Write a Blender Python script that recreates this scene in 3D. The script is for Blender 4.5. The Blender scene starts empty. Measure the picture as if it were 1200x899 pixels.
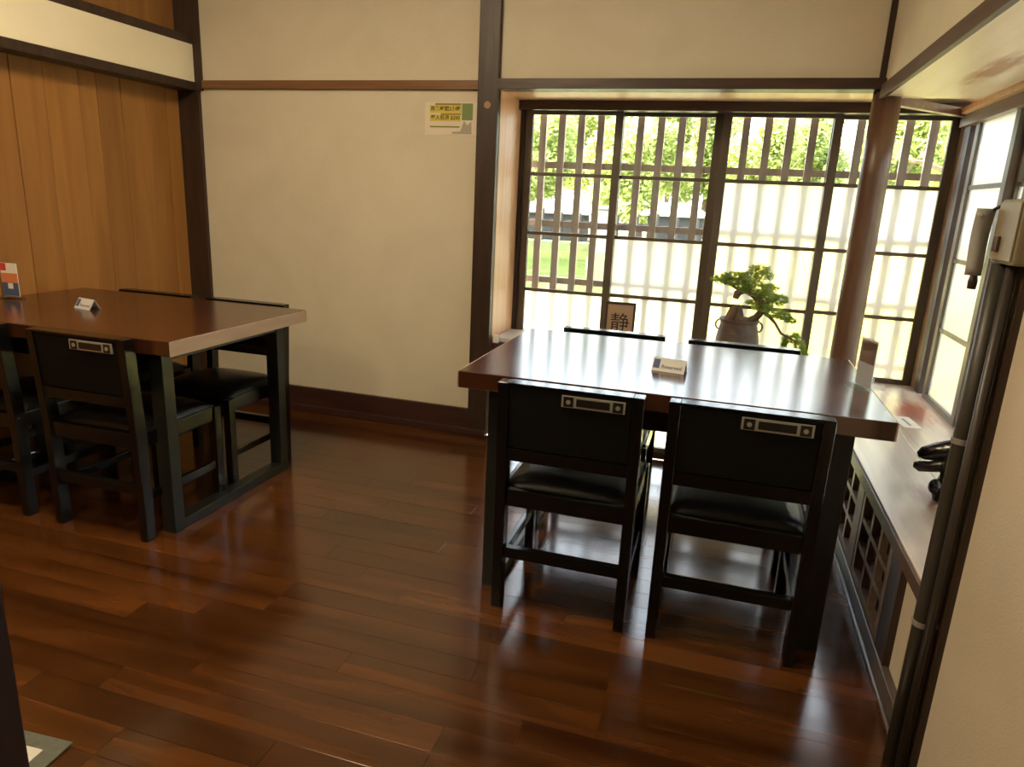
import bpy, bmesh, math, random
from mathutils import Vector, Matrix
random.seed(7)
S = bpy.context.scene
COL = S.collection
R = math.radians

# ------------------------------------------------------------------ camera
FPX = 817.72
cam_data = bpy.data.cameras.new('camera')
cam = bpy.data.objects.new('camera', cam_data); COL.objects.link(cam)
cr = Vector((0.955836, 0.290295, 0.045903)); cu = Vector((-0.116649, 0.231357, 0.965850)); cf = Vector((-0.269761, 0.928549, -0.255002))
M = Matrix((cr, cu, -cf)).transposed().to_4x4(); M.translation = Vector((0, 0, 1.237))
cam.matrix_world = M
cam_data.sensor_width = 36.0; cam_data.lens = 36.0 * FPX / 1200.0
cam_data.clip_start = 0.02; cam_data.clip_end = 300
S.camera = cam

# ------------------------------------------------------------------ world, sun, exposure
w = bpy.data.worlds.new('sky'); S.world = w; w.use_nodes = True
wn = w.node_tree.nodes; wl = w.node_tree.links
sky = wn.new('ShaderNodeTexSky'); sky.sky_type = 'NISHITA'; sky.sun_disc = False
sky.sun_elevation = R(52); sky.sun_rotation = R(275); sky.dust_density = 4.0; sky.air_density = 1.0
wmix = wn.new('ShaderNodeMix'); wmix.data_type = 'RGBA'; wmix.inputs[0].default_value = 0.45
wmix.inputs[7].default_value = (5.5, 5.6, 5.5, 1)
wl.new(sky.outputs[0], wmix.inputs[6]); wl.new(wmix.outputs[2], wn['Background'].inputs[0])
wn['Background'].inputs[1].default_value = 1.1
sd = bpy.data.lights.new('sun', 'SUN'); sd.energy = 17.0; sd.angle = R(1.5); sd.color = (1.0, 0.95, 0.84)
sun = bpy.data.objects.new('sun', sd); COL.objects.link(sun)
sun.rotation_euler = Vector((0.70, 0.10, -0.90)).to_track_quat('-Z', 'Y').to_euler()
S.view_settings.view_transform = 'Standard'; S.view_settings.look = 'None'
S.view_settings.gamma = 1.0; S.view_settings.use_curve_mapping = False
S.view_settings.exposure = 1.0
S.cycles.use_denoising = True
S.cycles.max_bounces = 12; S.cycles.diffuse_bounces = 6; S.cycles.glossy_bounces = 5
S.cycles.transmission_bounces = 8; S.cycles.transparent_max_bounces = 12
S.cycles.sample_clamp_indirect = 6.0

# ------------------------------------------------------------------ helpers
def mat(name, col=(0.5, 0.5, 0.5), rough=0.5, spec=0.5, metal=0.0):
    m = bpy.data.materials.new(name); m.use_nodes = True
    b = m.node_tree.nodes['Principled BSDF']
    b.inputs['Base Color'].default_value = (*col, 1); b.inputs['Roughness'].default_value = rough
    b.inputs['Specular IOR Level'].default_value = spec; b.inputs['Metallic'].default_value = metal
    return m

def nd(m, t, **kw):
    n = m.node_tree.nodes.new(t)
    for k, v in kw.items(): setattr(n, k, v)
    return n

def noise_mat(name, c1, c2, scale=(8, 8, 8), rough=0.5, bump=0.1, bscale=None, spec=0.5, detail=5, rand=0.0, dist=0.02, rvar=0.0, lo=0.3, hi=0.7, coat=0.0, coat_rough=0.1, warp=0.6):
    """two-tone noise stretched along an axis: wood grain, plaster, stone"""
    m = mat(name, c1, rough, spec); L = m.node_tree.links; b = m.node_tree.nodes['Principled BSDF']
    tc = nd(m, 'ShaderNodeTexCoord'); mp = nd(m, 'ShaderNodeMapping'); mp.inputs['Scale'].default_value = scale
    vec = tc.outputs['Object']
    if rand:
        oi = nd(m, 'ShaderNodeObjectInfo'); mu = nd(m, 'ShaderNodeVectorMath', operation='SCALE'); mu.inputs[0].default_value = (17, 31, 23)
        L.new(oi.outputs['Random'], mu.inputs['Scale']); ad = nd(m, 'ShaderNodeVectorMath', operation='ADD')
        L.new(vec, ad.inputs[0]); L.new(mu.outputs[0], ad.inputs[1]); vec = ad.outputs[0]
    L.new(vec, mp.inputs['Vector'])
    n = nd(m, 'ShaderNodeTexNoise'); n.inputs['Scale'].default_value = 1.0; n.inputs['Detail'].default_value = detail; n.inputs['Distortion'].default_value = warp
    L.new(mp.outputs[0], n.inputs['Vector'])
    cr_ = nd(m, 'ShaderNodeValToRGB'); cr_.color_ramp.elements[0].position = lo; cr_.color_ramp.elements[1].position = hi
    cr_.color_ramp.elements[0].color = (*c1, 1); cr_.color_ramp.elements[1].color = (*c2, 1)
    L.new(n.outputs['Fac'], cr_.inputs[0]); out = cr_.outputs[0]
    if rand:
        hs = nd(m, 'ShaderNodeHueSaturation'); mr = nd(m, 'ShaderNodeMapRange')
        mr.inputs['To Min'].default_value = 1 - rand; mr.inputs['To Max'].default_value = 1 + rand
        L.new(oi.outputs['Random'], mr.inputs['Value']); L.new(mr.outputs[0], hs.inputs['Value']); L.new(out, hs.inputs['Color']); out = hs.outputs[0]
    L.new(out, b.inputs['Base Color'])
    if bump:
        n2 = n
        if bscale:
            n2 = nd(m, 'ShaderNodeTexNoise'); n2.inputs['Scale'].default_value = bscale; n2.inputs['Detail'].default_value = 3
            L.new(tc.outputs['Object'], n2.inputs['Vector'])
        bp = nd(m, 'ShaderNodeBump'); bp.inputs['Strength'].default_value = bump; bp.inputs['Distance'].default_value = dist
        L.new(n2.outputs['Fac'], bp.inputs['Height']); L.new(bp.outputs[0], b.inputs['Normal'])
    if rvar:
        mr2 = nd(m, 'ShaderNodeMapRange'); mr2.inputs['To Min'].default_value = rough - rvar; mr2.inputs['To Max'].default_value = rough + rvar
        n3 = nd(m, 'ShaderNodeTexNoise'); n3.inputs['Scale'].default_value = 3.0; n3.inputs['Detail'].default_value = 4
        L.new(tc.outputs['Object'], n3.inputs['Vector']); L.new(n3.outputs['Fac'], mr2.inputs['Value']); L.new(mr2.outputs[0], b.inputs['Roughness'])
    b.inputs['Coat Weight'].default_value = coat; b.inputs['Coat Roughness'].default_value = coat_rough
    return m

def box(bm, x0, x1, y0, y1, z0, z1, bev=0.0):
    v = [bm.verts.new((x, y, z)) for x in (x0, x1) for y in (y0, y1) for z in (z0, z1)]
    fs = [(0, 1, 3, 2), (4, 6, 7, 5), (0, 4, 5, 1), (2, 3, 7, 6), (0, 2, 6, 4), (1, 5, 7, 3)]
    F = [bm.faces.new([v[i] for i in f]) for f in fs]
    bmesh.ops.recalc_face_normals(bm, faces=F)
    if bev:
        es = list({e for f in F for e in f.edges})
        bmesh.ops.bevel(bm, geom=es, offset=bev, segments=2, profile=0.6, affect='EDGES')

def prism(bm, sections):
    """loft of 4-corner sections [(x0,x1,y0,y1,z), ...]"""
    rings = []
    for x0, x1, y0, y1, z in sections:
        rings.append([bm.verts.new(p) for p in ((x0, y0, z), (x1, y0, z), (x1, y1, z), (x0, y1, z))])
    for a, b in zip(rings, rings[1:]):
        for i in range(4): bm.faces.new((a[i], a[(i + 1) % 4], b[(i + 1) % 4], b[i]))
    bm.faces.new(rings[0][::-1]); bm.faces.new(rings[-1])

def bar(bm, a, b, wd, ht):
    """rectangular bar from a to b"""
    a, b = Vector(a), Vector(b); d = (b - a).normalized()
    s = d.cross(Vector((0, 0, 1)))
    if s.length < 1e-4: s = Vector((1, 0, 0))
    s.normalize(); u = s.cross(d).normalized(); r = []
    for p in (a, b): r.append([bm.verts.new(p + s * i * wd / 2 + u * j * ht / 2) for i, j in ((-1, -1), (1, -1), (1, 1), (-1, 1))])
    for i in range(4): bm.faces.new((r[0][i], r[0][(i + 1) % 4], r[1][(i + 1) % 4], r[1][i]))
    bm.faces.new(r[0][::-1]); bm.faces.new(r[1])

def tube(bm, pts, rad, n=10, cap=True, jitter=0.0, rnd=None):
    pts = [Vector(p) for p in pts]
    if not isinstance(rad, (list, tuple)): rad = [rad] * len(pts)
    d0 = (pts[1] - pts[0]).normalized(); s = d0.orthogonal().normalized(); rings = []
    for i, p in enumerate(pts):
        d = (pts[min(i + 1, len(pts) - 1)] - pts[max(i - 1, 0)]).normalized()
        s = (s - d * s.dot(d)).normalized(); t = d.cross(s)
        ring = []
        for k in range(n):
            a = 2 * math.pi * k / n; rr = rad[i] * (1 + (rnd.uniform(-jitter, jitter) if jitter else 0))
            ring.append(bm.verts.new(p + (s * math.cos(a) + t * math.sin(a)) * rr))
        rings.append(ring)
    for a, b in zip(rings, rings[1:]):
        for k in range(n): bm.faces.new((a[k], a[(k + 1) % n], b[(k + 1) % n], b[k]))
    if cap: bm.faces.new(rings[0][::-1]); bm.faces.new(rings[-1])

def lathe(bm, prof, n=28, c=(0, 0)):
    rings = [[bm.verts.new((c[0] + r * math.cos(2 * math.pi * k / n), c[1] + r * math.sin(2 * math.pi * k / n), z)) for k in range(n)] for r, z in prof]
    for a, b in zip(rings, rings[1:]):
        for k in range(n): bm.faces.new((a[k], a[(k + 1) % n], b[(k + 1) % n], b[k]))
    bm.faces.new(rings[0][::-1]); bm.faces.new(rings[-1])

def ellipsoid(bm, c, r, u=14, v=8, rot=None):
    mt = Matrix.Translation(c) @ (rot or Matrix()) @ Matrix.Diagonal((*r, 1))
    bmesh.ops.create_uvsphere(bm, u_segments=u, v_segments=v, radius=1, matrix=mt)

def obj(name, bm, m, parent=None, smooth=False, loc=None):
    me = bpy.data.meshes.new(name); bmesh.ops.recalc_face_normals(bm, faces=bm.faces[:]); bm.to_mesh(me); bm.free()
    if smooth:
        for p in me.polygons: p.use_smooth = True
    me.materials.append(m)
    o = bpy.data.objects.new(name, me); COL.objects.link(o)
    if parent: o.parent = parent
    if loc: o.location = loc
    return o

def bx(name, m, b, parent=None, bev=0.0):
    bm = bmesh.new(); box(bm, *b, bev=bev); return obj(name, bm, m, parent)

def empty(name, loc=(0, 0, 0), rz=0.0):
    o = bpy.data.objects.new(name, None); COL.objects.link(o); o.empty_display_size = 0.1
    o.location = loc; o.rotation_euler = (0, 0, rz); return o

def tag(o, label=None, cat=None, group=None, kind=None):
    if label: o['label'] = label
    if cat: o['category'] = cat
    if group: o['group'] = group
    if kind: o['kind'] = kind
    return o

def struct(name, m, b, bev=0.0):
    return tag(bx(name, m, b, None, bev), kind='structure')

def text(name, body, size, m, parent, mat4, align='CENTER', extrude=0.0002, bold=0.0):
    c = bpy.data.curves.new(name, 'FONT'); c.body = body; c.size = size; c.align_x = align; c.align_y = 'CENTER'; c.extrude = extrude
    c.resolution_u = 3; c.offset = bold
    o = bpy.data.objects.new(name, c); COL.objects.link(o); c.materials.append(m)
    bpy.context.view_layer.update()
    me = bpy.data.meshes.new_from_object(o.evaluated_get(bpy.context.evaluated_depsgraph_get())); bpy.data.objects.remove(o)
    me.transform(mat4); o = bpy.data.objects.new(name, me); COL.objects.link(o); o.parent = parent; return o

def copy_tree(o, parent=None):
    c = o.copy(); COL.objects.link(c)
    if parent: c.parent = parent
    for ch in [k for k in o.children]: copy_tree(ch, c)
    return c

# ------------------------------------------------------------------ materials
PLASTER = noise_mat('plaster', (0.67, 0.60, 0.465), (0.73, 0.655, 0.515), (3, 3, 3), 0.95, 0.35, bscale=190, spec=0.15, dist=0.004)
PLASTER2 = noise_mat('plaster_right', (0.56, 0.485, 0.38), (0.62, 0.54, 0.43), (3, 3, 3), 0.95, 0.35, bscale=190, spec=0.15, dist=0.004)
BAND = noise_mat('cream_plaster', (0.92, 0.83, 0.64), (0.96, 0.88, 0.69), (3, 3, 3), 0.95, 0.25, bscale=190, spec=0.15, dist=0.004)
DARKWOOD = noise_mat('dark_wood', (0.030, 0.016, 0.010), (0.055, 0.030, 0.019), (30, 30, 3), 0.42, 0.1)
DARKWOODX = noise_mat('dark_wood_lying', (0.040, 0.020, 0.012), (0.075, 0.038, 0.022), (3, 30, 30), 0.42, 0.1)
RAILWOOD = noise_mat('rail_wood', (0.17, 0.075, 0.028), (0.24, 0.115, 0.045), (3, 40, 40), 0.4, 0.1)
BEAMWOOD = noise_mat('beam_wood', (0.075, 0.040, 0.026), (0.11, 0.060, 0.040), (30, 3, 30), 0.5, 0.1)
SASHWOOD = noise_mat('sash_wood', (0.090, 0.066, 0.046), (0.130, 0.098, 0.070), (30, 30, 4), 0.4, 0.1)
PANELWOOD = noise_mat('panel_wood', (0.300, 0.128, 0.030), (0.400, 0.185, 0.048), (14, 14, 1.0), 0.38, 0.05, rand=0.16)
JAMBWOOD = noise_mat('jamb_wood', (0.70, 0.37, 0.19), (0.82, 0.48, 0.27), (28, 28, 1.6), 0.38, 0.05)
SOFFWOOD = noise_mat('soffit_wood', (0.72, 0.44, 0.26), (0.80, 0.52, 0.33), (26, 1.6, 26), 0.4, 0.05)
POSTWOOD = noise_mat('post_wood', (0.10, 0.050, 0.028), (0.165, 0.085, 0.048), (40, 40, 2.5), 0.36, 0.08)
FLOOR = noise_mat('floor_wood', (0.036, 0.0105, 0.0022), (0.112, 0.0375, 0.0085), (1.2, 15, 15), 0.17, 0.02, rand=0.28, rvar=0.04, dist=0.006, spec=0.55)
TABLEWOOD = noise_mat('table_wood', (0.040, 0.012, 0.005), (0.070, 0.022, 0.009), (1.5, 16, 16), 0.19, 0.02, rvar=0.04, dist=0.004, spec=0.6)
TABLEEDGE_LIT = noise_mat('table_edge_lit', (0.40, 0.25, 0.165), (0.50, 0.33, 0.23), (16, 2, 16), 0.4, 0.05)  # window light on the table ends, put in as a paler wood colour
SILLWOOD = noise_mat('ledge_wood', (0.40, 0.30, 0.22), (0.60, 0.48, 0.37), (22, 1.4, 22), 0.30, 0.03)
BLACKWOOD = noise_mat('black_wood', (0.010, 0.0125, 0.0115), (0.018, 0.022, 0.020), (20, 20, 4), 0.36, 0.05, spec=0.5)
CHAIRWOOD = noise_mat('chair_wood', (0.0035, 0.0035, 0.0034), (0.006, 0.006, 0.0058), (20, 20, 4), 0.18, 0.03, spec=0.5)
LEATHER = noise_mat('black_leather', (0.006, 0.006, 0.006), (0.010, 0.010, 0.010), (60, 60, 60), 0.30, 0.35, bscale=160, dist=0.003, spec=0.28)
CLOTH = noise_mat('black_back_cloth', (0.003, 0.0032, 0.0032), (0.005, 0.0053, 0.0053), (60, 60, 60), 0.6, 0.2, bscale=300, dist=0.002, spec=0.2)
CHROME = mat('chrome', (0.52, 0.52, 0.48), 0.30, 0.6, 0.55)
BLACKMET = mat('black_metal', (0.012, 0.012, 0.011), 0.3)
PAPER = mat('white_paper', (0.78, 0.76, 0.70), 0.7)
LATWOOD = noise_mat('lattice_wood', (0.25, 0.19, 0.16), (0.33, 0.26, 0.22), (40, 40, 4), 0.7, 0.1)
GRILLEWOOD = noise_mat('grille_wood', (0.30, 0.195, 0.135), (0.40, 0.275, 0.195), (30, 30, 30), 0.5, 0.1)
REDBACK = mat('dark_red_backing', (0.035, 0.010, 0.008), 0.7)
BASEWOOD = noise_mat('baseboard_wood', (0.040, 0.017, 0.013), (0.065, 0.028, 0.022), (3, 30, 30), 0.33, 0.1)
PIPEGREY = noise_mat('pipe_paint', (0.040, 0.036, 0.028), (0.055, 0.049, 0.038), (20, 20, 4), 0.42, 0.05)
IVORY = mat('ivory_plastic', (0.24, 0.20, 0.125), 0.5)
INK = mat('black_ink', (0.02, 0.017, 0.015), 0.8)

def clear_glass():
    m = bpy.data.materials.new('clear_glass'); m.use_nodes = True; nt = m.node_tree; nt.nodes.clear()
    o = nt.nodes.new('ShaderNodeOutputMaterial'); mx = nt.nodes.new('ShaderNodeMixShader'); t = nt.nodes.new('ShaderNodeBsdfTransparent'); g = nt.nodes.new('ShaderNodeBsdfGlossy')
    t.inputs[0].default_value = (0.95, 0.97, 0.95, 1); g.inputs['Roughness'].default_value = 0.02
    fr = nt.nodes.new('ShaderNodeFresnel'); fr.inputs[0].default_value = 1.25
    nt.links.new(fr.outputs[0], mx.inputs[0]); nt.links.new(t.outputs[0], mx.inputs[1]); nt.links.new(g.outputs[0], mx.inputs[2]); nt.links.new(mx.outputs[0], o.inputs[0]); return m
def frosted_glass():
    m = bpy.data.materials.new('frosted_glass'); m.use_nodes = True; nt = m.node_tree; nt.nodes.clear()
    o = nt.nodes.new('ShaderNodeOutputMaterial'); mx = nt.nodes.new('ShaderNodeMixShader'); t = nt.nodes.new('ShaderNodeBsdfTranslucent'); g = nt.nodes.new('ShaderNodeBsdfGlass')
    t.inputs[0].default_value = (0.96, 0.96, 0.93, 1); g.inputs['Roughness'].default_value = 0.30; g.inputs['IOR'].default_value = 1.4; g.inputs['Color'].default_value = (0.98, 0.98, 0.96, 1)
    mx.inputs[0].default_value = 0.88
    nt.links.new(t.outputs[0], mx.inputs[1]); nt.links.new(g.outputs[0], mx.inputs[2]); nt.links.new(mx.outputs[0], o.inputs[0]); return m
for m_, i_ in ((FLOOR, 1.75), (TABLEWOOD, 2.0), (SILLWOOD, 1.9), (CHAIRWOOD, 1.5), (BLACKWOOD, 1.5)): m_.node_tree.nodes['Principled BSDF'].inputs['IOR'].default_value = i_
GLASS = clear_glass(); FROST = frosted_glass()

def leaf_mat(name, c1, c2):
    m = noise_mat(name, c1, c2, (2.5, 2.5, 2.5), 0.5, 0.0)
    nt = m.node_tree; b = nt.nodes['Principled BSDF']; o = nt.nodes['Material Output']
    t = nt.nodes.new('ShaderNodeBsdfTranslucent'); mx = nt.nodes.new('ShaderNodeMixShader'); mx.inputs[0].default_value = 0.45
    src = b.inputs['Base Color'].links[0].from_socket
    nt.links.new(src, t.inputs[0]); nt.links.new(b.outputs[0], mx.inputs[1]); nt.links.new(t.outputs[0], mx.inputs[2]); nt.links.new(mx.outputs[0], o.inputs[0]); return m
LEAF1 = leaf_mat('leaves_light', (0.32, 0.38, 0.10), (0.54, 0.58, 0.20))
LEAF2 = leaf_mat('leaves_mid', (0.25, 0.32, 0.08), (0.46, 0.51, 0.17))
LEAF3 = leaf_mat('leaves_big', (0.16, 0.25, 0.03), (0.34, 0.44, 0.07))
PINE = leaf_mat('pine_needles', (0.22, 0.34, 0.05), (0.42, 0.54, 0.12))
BARK = noise_mat('bark', (0.10, 0.065, 0.045), (0.20, 0.13, 0.09), (30, 30, 8), 0.9, 0.5)

def stain(m, c, r, col):
    """a worn patch of its own colour around c (object x, y), radii r"""
    L = m.node_tree.links; b = m.node_tree.nodes['Principled BSDF']; src = b.inputs['Base Color'].links[0].from_socket
    tc = nd(m, 'ShaderNodeTexCoord'); mp = nd(m, 'ShaderNodeMapping'); mp.inputs['Scale'].default_value = (1 / r[0], 1 / r[1], .01); mp.inputs['Location'].default_value = (-c[0] / r[0], -c[1] / r[1], 0)
    gr = nd(m, 'ShaderNodeTexGradient', gradient_type='SPHERICAL'); n = nd(m, 'ShaderNodeTexNoise'); n.inputs['Scale'].default_value = 14; n.inputs['Detail'].default_value = 5
    mpn = nd(m, 'ShaderNodeMapping'); mpn.inputs['Scale'].default_value = (2.5, .45, 1)
    L.new(tc.outputs['Object'], mpn.inputs[0]); L.new(mpn.outputs[0], n.inputs['Vector']); L.new(tc.outputs['Object'], mp.inputs[0]); L.new(mp.outputs[0], gr.inputs[0])
    mu = nd(m, 'ShaderNodeMath', operation='MULTIPLY'); L.new(gr.outputs['Fac'], mu.inputs[0]); L.new(n.outputs['Fac'], mu.inputs[1])
    rp = nd(m, 'ShaderNodeMapRange'); rp.inputs['From Min'].default_value = .12; rp.inputs['From Max'].default_value = .34; L.new(mu.outputs[0], rp.inputs[0])
    mx = nd(m, 'ShaderNodeMix', data_type='RGBA'); mx.inputs[7].default_value = (*col, 1); L.new(rp.outputs[0], mx.inputs[0]); L.new(src, mx.inputs[6]); L.new(mx.outputs[2], b.inputs['Base Color'])
stain(SILLWOOD, (.865, 3.27), (.17, .34), (.34, .085, .035))     # reddish varnish left near the bay corner
stain(SILLWOOD, (.66, 2.25), (.06, .16), (.30, .085, .040))

# ------------------------------------------------------------------ room shell
XL, XR, YB, ZC = -2.96, 0.535, 3.397, 2.62   # left wall, right wall, back wall, ceiling
Y0 = -2.6
flo = struct('floor', mat('subfloor', (0.04, 0.014, 0.006), 0.35), (XL - .1, XR + .5, Y0, YB + .05, -0.12, -0.018))
# floor planks, laid left to right, four lengths sharing meshes
PW = (YB - 0.55) / 33.0
def plank_mesh(ln):
    bm = bmesh.new(); box(bm, 0.0003, ln - 0.0003, 0.0003, PW - 0.0003, -0.018, 0.0, bev=0.0006)
    me = bpy.data.meshes.new('plank'); bm.to_mesh(me); bm.free(); me.materials.append(FLOOR); return me
PM = {l: plank_mesh(l) for l in (0.70, 0.87375, 1.0475)}
rows = [[.70, .70, 1.0475, 1.0475], [.87375] * 4, [.70] * 5, [.70, .87375, .87375, 1.0475]]
for r_ in range(33):
    ls = list(rows[r_ % 4]); random.shuffle(ls)
    x = XL
    for l in ls:
        if l == .70 and len(ls) == 5: l = 0.70
        o = bpy.data.objects.new('plank', PM[l]); COL.objects.link(o); o.parent = flo
        o.location = (x, 0.55 + r_ * PW, random.uniform(-0.0004, 0.0)); o.rotation_euler = (random.uniform(-.0012, .0012), 0, 0)
        x += l
bx('near_boards', FLOOR, (XL, XR, Y0, 0.55, -0.018, 0.0), flo)

wb = struct('wall_back', PLASTER, (XL - .1, -1.12, YB, YB + .1, 0, ZC))
struct('wall_back_above_bay', PLASTER, (-1.12, XR + .03, YB, YB + .06, 1.76, ZC))
bpy.data.objects['wall_back_above_bay'].name = 'wall_back_upper'
wl_ = struct('wall_left', noise_mat('left_wall_core', (0.16, 0.07, 0.02), (0.2, 0.09, 0.03), (10, 10, 1), 0.6, 0.0), (XL - .1, XL - .016, Y0, YB, 0, ZC))
# boards of the left wall, each its own board; measured joints
joints = [0.25, .42, .58, .75, .92, 1.09, 1.26, 1.43, 1.60, 1.76, 1.93, 2.09, 2.25, 2.41, 2.565, 2.745, 2.845, 2.985, 3.14, 3.285, 3.395]
for a, b in zip(joints, joints[1:]):
    bx('board', PANELWOOD, (XL - .016, XL + random.uniform(-.001, .002), a + .0015, b - .0015, 0, 1.79), wl_, bev=0.0025)
bx('board_panel', PANELWOOD, (XL - .016, XL, Y0, 0.25, 0, 1.79), wl_)
for a, b in ((0.2, .9), (.9, 1.6), (1.6, 2.2), (2.2, 2.62), (2.62, 3.02), (3.02, 3.39)):
    bx('upper_board', PANELWOOD, (XL - .016, XL, a + .001, b - .001, 1.98, ZC), wl_, bev=.002)
struct('trim_1', BAND, (XL - .01, -2.850, Y0, YB, 1.770, 1.958), bev=.002)          # pale plaster band of the left wall
struct('trim_2', DARKWOOD, (XL - .01, -2.842, Y0, YB, 1.728, 1.770), bev=.003)      # dark strip under the band
struct('trim_3', DARKWOOD, (XL - .01, -2.845, Y0, YB, 1.958, 2.00), bev=.003)       # dark strip over the band
struct('trim_4', DARKWOOD, (XL, -2.825, YB - .022, YB + .02, 0, 1.728), bev=.003)  # corner post
struct('trim_5', DARKWOOD, (XL, -2.805, YB - .012, YB + .02, 1.728, ZC))
struct('trim_6', RAILWOOD, (-2.80, -1.219, YB - .02, YB + .01, 1.738, 1.779), bev=.002)         # picture rail
pm = struct('trim_7', DARKWOOD, (-1.219, -1.115, YB - .03, YB + .012, 0, ZC), bev=.004)      # square post left of the bay
bm = bmesh.new(); tube(bm, [(-1.166, YB - .032, 1.667), (-1.166, YB - .02, 1.667)], .0165, 16)
o_ = obj('plug', bm, mat('plug_wood', (0.35, 0.21, 0.11), .6), pm); tag(o_, 'pale round wooden plug')
struct('trim_8', DARKWOODX, (-1.115, 0.585, YB - .045, YB + .06, 1.738, 1.783), bev=.003)     # lintel over the bay
struct('baseboard_back', BASEWOOD, (-2.825, -1.219, YB - .022, YB, 0, 0.14), bev=.004)
struct('baseboard_back_foot', BASEWOOD, (-2.825, -1.115, YB - .04, YB - .022, 0, 0.035), bev=.004)
bpy.data.objects['baseboard_back_foot'].name = 'baseboard_shoe'
# round corner post of the bay
bm = bmesh.new(); tube(bm, [(.568, YB + .01, z) for z in (0, .5, 1.0, 1.4, 1.742)], [.0575, .0570, .0565, .056, .0555], 32)
struct_post = tag(obj('trim_9', bm, POSTWOOD, None, True), kind='structure')
struct('trim_10', DARKWOOD, (.523, .546, YB - .014, YB + .01, 1.757, ZC))
# right wall: upper part over the bay, near part, low part below the ledge
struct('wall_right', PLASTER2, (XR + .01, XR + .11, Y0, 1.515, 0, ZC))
struct('wall_right_upper', PLASTER, (XR + .012, XR + .07, 1.515, YB, 1.75, ZC))
struct('trim_11', BEAMWOOD, (XR - .005, XR + .014, 1.0, YB - .03, 1.704, 1.756), bev=.003)        # beam over the right bay
struct('trim_12', DARKWOOD, (XR - .002, XR + .11, 1.515, 1.618, 0, 1.708), bev=.003)    # post at the near end
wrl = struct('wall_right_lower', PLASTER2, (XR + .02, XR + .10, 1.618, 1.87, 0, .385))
struct('trim_13', DARKWOOD, (XR + .002, XR + .09, 1.87, 1.975, 0, .386), bev=.003)
struct('baseboard_right', noise_mat('grey_base', (0.075, 0.058, 0.055), (0.11, 0.085, 0.08), (30, 3, 30), .3, .05), (XR - .004, XR + .02, 1.62, YB - .05, 0, .062), bev=.004)
struct('trim_14', noise_mat('base_bead', (0.10, 0.085, 0.08), (0.14, 0.12, 0.115), (30, 3, 30), .2, .05), (XR - .014, XR - .004, 1.62, YB - .05, 0, .014), bev=.004)
struct('wall_right_core', mat('dark_core', (.03, .012, .009), .8), (XR + .05, XR + .10, 1.975, YB, 0, .386))
bpy.data.objects['wall_right_core'].name = 'wall_right_inner'
# bay shell
BX, BY = 0.962, 3.79      # window planes
struct('trim_15', JAMBWOOD, (-1.150, -1.113, YB + .012, BY + .05, .40, 1.80))        # left jamb lining
struct('trim_16', SOFFWOOD, (-1.115, .60, YB + .05, BY + .06, 1.738, 1.80))     # soffit of the back bay
sof = noise_mat('stained_soffit', (0.80, 0.60, 0.38), (0.86, 0.68, 0.46), (26, 1.6, 26), 0.42, 0.05)
stain(sof, (.765, 2.78), (.085, .42), (.40, .16, .045))     # orange-brown stain in the soffit board
struct('trim_17', sof, (XR + .014, BX + .06, 1.515, YB + .02, 1.714, 1.80))     # stained soffit of the right bay
bm = bmesh.new(); bar(bm, (.59, YB + .01, 1.703), (BX - .015, BY - .04, 1.700), .034, .034)
tag(obj('trim_18', bm, noise_mat('hip_wood', (.22, .13, .08), (.30, .18, .11), (30, 30, 30), .45, .1), None), kind='structure')
struct('trim_19', SOFFWOOD, (.60, BX + .06, YB + .02, BY + .06, 1.745, 1.80))
struct('trim_20', DARKWOODX, (-1.115, BX + .03, BY - .075, BY + .05, 1.692, 1.738), bev=.002)   # head of the back window
struct('trim_21', JAMBWOOD, (BX - .045, BX - .005, 1.62, BY - .075, 1.690, 1.714), bev=.002)       # pale strip over the right window
struct('trim_22', noise_mat('head_wood', (.16, .085, .045), (.22, .12, .07), (30, 3, 30), .4, .1), (BX - .02, BX + .05, 1.62, BY - .02, 1.640, 1.690), bev=.002)
struct('trim_23', noise_mat('corner_wood', (.26, .14, .08), (.34, .19, .115), (30, 30, 3), .4, .1), (BX + .002, BX + .07, BY - .06, BY + .05, .425, 1.738), bev=.003)  # corner post of the bay
struct('trim_24', DARKWOOD, (BX - .002, BX + .06, BY - .13, BY - .06, .425, 1.70), bev=.002)
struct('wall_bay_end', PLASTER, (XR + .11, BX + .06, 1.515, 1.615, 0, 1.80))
struct('ceiling', mat('ceiling_board', (0.14, 0.085, 0.045), .8), (XL - .1, XR + .5, Y0 - .5, YB + .5, ZC, ZC + .1))
struct('wall_front', DARKWOOD, (XL - .1, XR + .5, Y0 - .1, Y0, 0, ZC))
# near dark post at the left edge of the view
struct('trim_25', noise_mat('near_post_wood', (.030, .014, .012), (.045, .022, .018), (30, 30, 3), .5, .05), (-1.42, -1.296, .80, .90, 0, ZC), bev=.004)
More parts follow.
